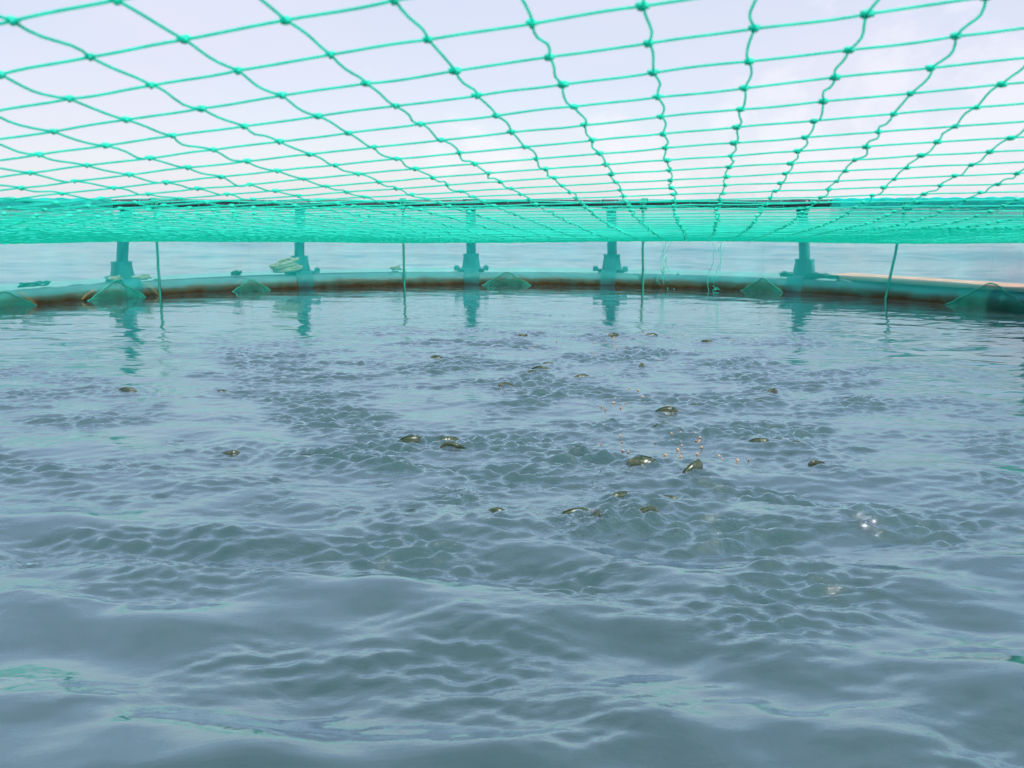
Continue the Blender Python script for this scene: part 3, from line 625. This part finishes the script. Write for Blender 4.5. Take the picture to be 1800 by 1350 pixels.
heap(193, 492, .14, .04, 6, 'short cream rope end left of the leftmost post', M_CREAM, .013, 2)
def flat_bit(px, py, w_, seed, desc):
    c = ground(px, py, .18); az = math.degrees(math.atan2(c[0] - CX, c[1] - CY)); r = np.random.default_rng(seed); mb = MB()
    for q in range(4):
        P = place(np.stack([np.linspace(-w_, w_, 9), r.normal(0, .02, 9) - .02 * q, .012 * q + np.abs(r.normal(0, .012, 9))], -1), az, RW + .17, .19); v, f = tubes(P, .010, 6, cap=True); mb.add(v, f)
    o = mb.build('net_scrap', M_ROPE, loc=tuple(cyl(az, RW + .17, .19))); tag(o, desc, 'net scrap', 'green scraps lying on the collar')
flat_bit(68, 506, .16, 1, 'green scrap of net lying on the pipe at the far left')
flat_bit(403, 482, .06, 2, 'small green scrap lying on the pipe between the two leftmost posts')
flat_bit(1440, 492, .20, 3, 'long green scrap reaching from the rightmost post to the planks')
flat_bit(1390, 486, .08, 4, 'bunched green scrap against the left side of the rightmost post')
# brown lines lying against the net just above the water
for (p0, p1, desc) in (((30, 523), (60, 534), 'short yellow brown line at the far left above the waterline'), ((255, 504), (276, 516), 'yellow brown line meeting the leftmost hanging rope at the waterline'), ((140, 527), (165, 515), 'thin yellow brown line left of the leftmost post')):
    a0_, a1_ = azpx(p0[0], .1), azpx(p1[0], .1); z0_ = .16 if p0[1] < p1[1] else .02; z1_ = .02 if p0[1] < p1[1] else .14
    P = [cyl(a0_ + (a1_ - a0_) * q, RW - .02, z0_ + (z1_ - z0_) * q + .01 * math.sin(q * 5)) for q in np.linspace(0, 1, 8)]
    v, f = tubes(np.array(P), .0028, 5); o = mesh_obj('stray_line', v, f, M_YELLOW, loc=tuple(P[0])); tag(o, desc, 'line', 'stray lines on the wall net')
# walkway boards on the right
descs = ['pinkish wooden board on the collar, nearest the water', 'pinkish wooden board on the collar, middle one of three', 'pinkish wooden board on the collar, farthest from the water']
for s_, (a0_, a1_) in enumerate(((37.6, 62.0), (62.4, 86))):
    for q in range(3):
        rr = RW + .30 + .205 * q; p0 = cyl(a0_ + .3 * q, rr, .205); p1 = cyl(a1_, rr, .205); mid = (p0 + p1) / 2; d = p1 - p0; ln = float(np.linalg.norm(d)) - .02 * q
        v, f = box((0, 0, 0), (ln, .195, .032), 0); v = v + rng.normal(0, .0008, v.shape); a_ = math.atan2(d[1], d[0]); c_, sn = math.cos(a_), math.sin(a_)
        v = np.stack([v[:, 0] * c_ - v[:, 1] * sn, v[:, 0] * sn + v[:, 1] * c_, v[:, 2] + .002 * q], -1) + mid
        if s_ == 0: o = mesh_obj('walkway_board', v, f, M_PLANK, smooth=False, loc=tuple(mid)); tag(o, descs[q], 'board', 'wooden boards laid along the collar')

# ------------------------------------------------------------------ fish
def fish(pos, heading, ln, roll, pitch, kind, label):
    n, s = 26, 16; t = np.linspace(0, 1, n)
    hgt = .19 * np.sin(np.pi * np.clip(t, 0, 1) ** .62) ** .75 * (1 - .55 * t ** 2.2) + .022 * t + .012
    hgt = np.where(t < .04, hgt * .75, hgt); wid = hgt * (.66 - .30 * t); th = np.arange(s) * 2 * np.pi / s
    xx = .5 - t; bend = .05 * np.sin(t * 3.4 + heading) * t
    zc = -(.55 if int(ln * 100 + heading) % 2 else .34) * np.clip(t - .42, 0, 1) ** 2 - .5 * np.clip(.25 - t, 0, 1) ** 2 * (kind == 'back')
    V = np.stack([np.repeat(xx[:, None], s, 1), bend[:, None] + wid[:, None] * np.cos(th), zc[:, None] + hgt[:, None] * np.sin(th) * (1 + .10 * (np.sin(th) < 0)) - .01 * (t[:, None] < .2)], -1) * ln
    if kind == 'head':                      # mouth agape: split the snout
        V[:3, :, 2] *= 1.25
    def W(V):
        V = np.asarray(V, float).reshape(-1, 3); e = Matrix.Rotation(R_(heading), 3, 'Z') @ Matrix.Rotation(R_(-pitch), 3, 'Y') @ Matrix.Rotation(R_(roll), 3, 'X'); return V @ np.array(e).T + pos
    I = np.arange(n * s).reshape(n, s); F = [np.stack([I[:-1], np.roll(I[:-1], -1, 1), np.roll(I[1:], -1, 1), I[1:]], -1).reshape(-1, 4)[:, ::-1], I[:1], I[-1:, ::-1]]
    e3 = (Matrix.Rotation(R_(heading), 3, 'Z') @ Matrix.Rotation(R_(-pitch), 3, 'Y') @ Matrix.Rotation(R_(roll), 3, 'X'))
    root = empty('fish', tuple(pos)); root.rotation_euler = e3.to_euler()
    tag(root, label, 'fish', 'fish feeding at the surface')
    def local(name, V, F, m, par):
        me_o = mesh_obj(name, V, F, m, None, True, (0, 0, 0)); me_o.parent = par; return me_o
    body = local('body', V.reshape(-1, 3), F, M_FISH, root)
    def fin(name, pts, par, thick=.006):
        pts = np.array(pts, float) * ln; k = len(pts); Vf = np.concatenate([pts + (0, thick * ln, 0), pts - (0, thick * ln, 0)])
        q = np.arange(k); side = np.stack([q, np.roll(q, -1), np.roll(q, -1) + k, q + k], -1)
        return local(name, Vf, [np.arange(k)[None], np.arange(k, 2 * k)[None, ::-1], side], M_FIN, par)
    ridge = lambda x: float(np.interp(.5 - x, t, hgt + zc)) - .008
    xs = np.linspace(.20, -.30, 12); topf = [(x, 0, ridge(x) + ((.050 if i % 2 else .034) if kind == 'head' or int(ln * 100 + heading) % 3 == 0 else (.034 if i % 2 else .024)) * math.sin(math.pi * (i + .8) / 13) ** .6) for i, x in enumerate(xs)]
    fin('dorsal_fin', [(x, 0, ridge(x)) for x in xs[::-1]] + topf, root)
    b5 = float(bend[-1]); fin('tail_fin', [(x, b5, z_ + float(zc[-1])) for x, z_ in ((-.46, .03), (-.60, .11), (-.66, .12), (-.60, .0), (-.66, -.12), (-.60, -.11), (-.46, -.03))], root)
    xe = .40; we = float(np.interp(.5 - xe, t, wid)); he = float(np.interp(.5 - xe, t, hgt)); Vi, Fi = ico(1)
    for sd_ in (-1, 1):
        Ve = Vi * np.array([.020, .010, .020]) * ln + np.array([xe, sd_ * we * .86, he * .42]) * ln; local('eye', Ve, [Fi], M_EYE, root)
    if kind == 'head':
        Vm = Vi * np.array([.018, .028, .016]) * ln + np.array([.497, 0, -.004]) * ln; local('mouth', Vm, [Fi], M_MOUTH, root)
FL = ['olive fish lifting its blunt head clear of the water, rightmost of the big nearer ones', 'olive fish back breaking the surface just left of the lifted head', 'small olive fish back with a bright streak, nearest the camera on the right',
      'olive fish rolling behind another at the middle left', 'olive fish rolling in front of another at the middle left', 'fish back in a low swell left of the rolling pair', 'small pale fish with a reddish eye, alone on the right',
      'brownish fish back just left of the nearest splash', 'fish head inside the nearest splash', 'dark small back behind the nearest right-hand fish', 'long low fish back left of the dark small back', 'silvery fish back in choppy water above the nearest fish',
      'fish head raised in a splash on the far right of the shoal', 'dark fish back directly below the raised head on the far right', 'low fish back under the far right splash, level with the lifted head', 'dark arched fish back in the middle of the right half',
      'pale brown flat fish back right of the dark arched one', 'green fish seen just under the surface below the dark arched back', 'rear one of two dark backs in the middle distance', 'front one of two dark backs in the middle distance', 'small lone olive back left of and below the two dark backs',
      'pointed dark fish head in the distant middle of the shoal', 'fish back alone at the distant right of the shoal', 'distant dark fish back at the right end of the farthest row', 'low back just above the two dark backs', 'distant fish back at the left end of the farthest row', 'distant dark back in the middle of the farthest row',
      'dark back left of the shoal in the distance with pale water by it', 'lone fish back far out on the left side', 'olive fish back in a ripple on the left, level with the rolling pair', 'low fish back farther left than the olive one in a ripple', 'thin brownish back below the low swell', 'tiny dark back in smooth water at the lower middle',
      'small low back between the right splash and the reddish-eyed fish', 'low back right of the two dark backs', 'low dark back farthest right of all', 'very low back at the lower left of the shoal', 'low distant back left of the shoal', 'low back between the lone left fish and the shoal']
for k, (px, py, hd, ln, roll, pitch, lift, kind) in enumerate(FISH_PX):
    x, y = FISH_W[k]; z = wz(x, y); fish(np.array([x, y, z + lift * .85 - .003 - .148 * .74 * ln - .003 - (.012 if kind == 'head' else 0)]), hd, ln * .74, roll, 24 if kind == 'head' else pitch * .6, kind, FL[k])
# feed pellets floating among the fish
Vi, Fi = ico(2)
pm = None
spots = [(1335 + 0, 0)] * 0
for cx_, cy_, n, sx_, sy_ in ((1110, 700, 12, 34, 12), (1215, 775, 12, 26, 9), (1000, 612, 8, 60, 8), (1120, 600, 16, 55, 10), (1120, 790, 8, 60, 10), (1250, 806, 6, 50, 6)):
    for q in range(n): spots.append((cx_ + rng.normal(0, sx_), cy_ + rng.normal(0, sy_)))
for k, (px, py) in enumerate(spots):
    g_ = ground(px, py); z = wz(g_[0], g_[1])
    if pm is None:
        V = Vi * np.array([.007, .0055, .005]); pm = mesh_obj('feed_pellet', V, [Fi], M_PELLET, loc=(0, 0, 0)); o = pm
    else: o = pm.copy(); C.objects.link(o)
    o.location = (g_[0], g_[1], z + .003); o.rotation_euler = (rng.uniform(0, 3), rng.uniform(0, 3), rng.uniform(0, 3)); s_ = rng.uniform(.8, 1.2); o.scale = (s_, s_, s_)
    tag(o, 'tiny orange brown feed pellet floating among the feeding fish', 'feed pellet', 'feed pellets floating among the fish')
# droplets thrown up by the nearest splashes
M_DROP = mat('splash_water', (.35, .42, .42), .02, .05, 20, **{'Transmission Weight': .9, 'IOR': 1.33})
for (px, py, n, sp, desc) in ((1036, 925, 34, .045, 'glittering drops of the splash nearest the camera'), (1020, 790, 16, .05, 'drops over the silvery back in the choppy water'), (815, 868, 16, .05, 'drops over the small ripples at the lower middle'),
                              (1335, 690, 14, .05, 'drops round the raised head on the far right'), (1075, 835, 20, .06, 'drops in the chop between the near and middle fish')):
    g_ = ground(px, py); mb = MB(); Vd, Fd = ico(2)
    for q in range(n):
        x, y = g_[0] + rng.normal(0, sp), g_[1] + rng.normal(0, sp); z = wz(x, y) + abs(rng.normal(0, .012)); r0 = rng.uniform(.0012, .0038); mb.add(Vd * r0 * (1, 1, 1.2) + (x, y, z), [Fd])
    o = mb.build('splash_drops', M_DROP, loc=(g_[0], g_[1], 0)); tag(o, desc, 'splash', kind='stuff')
print('built', len(bpy.data.objects))
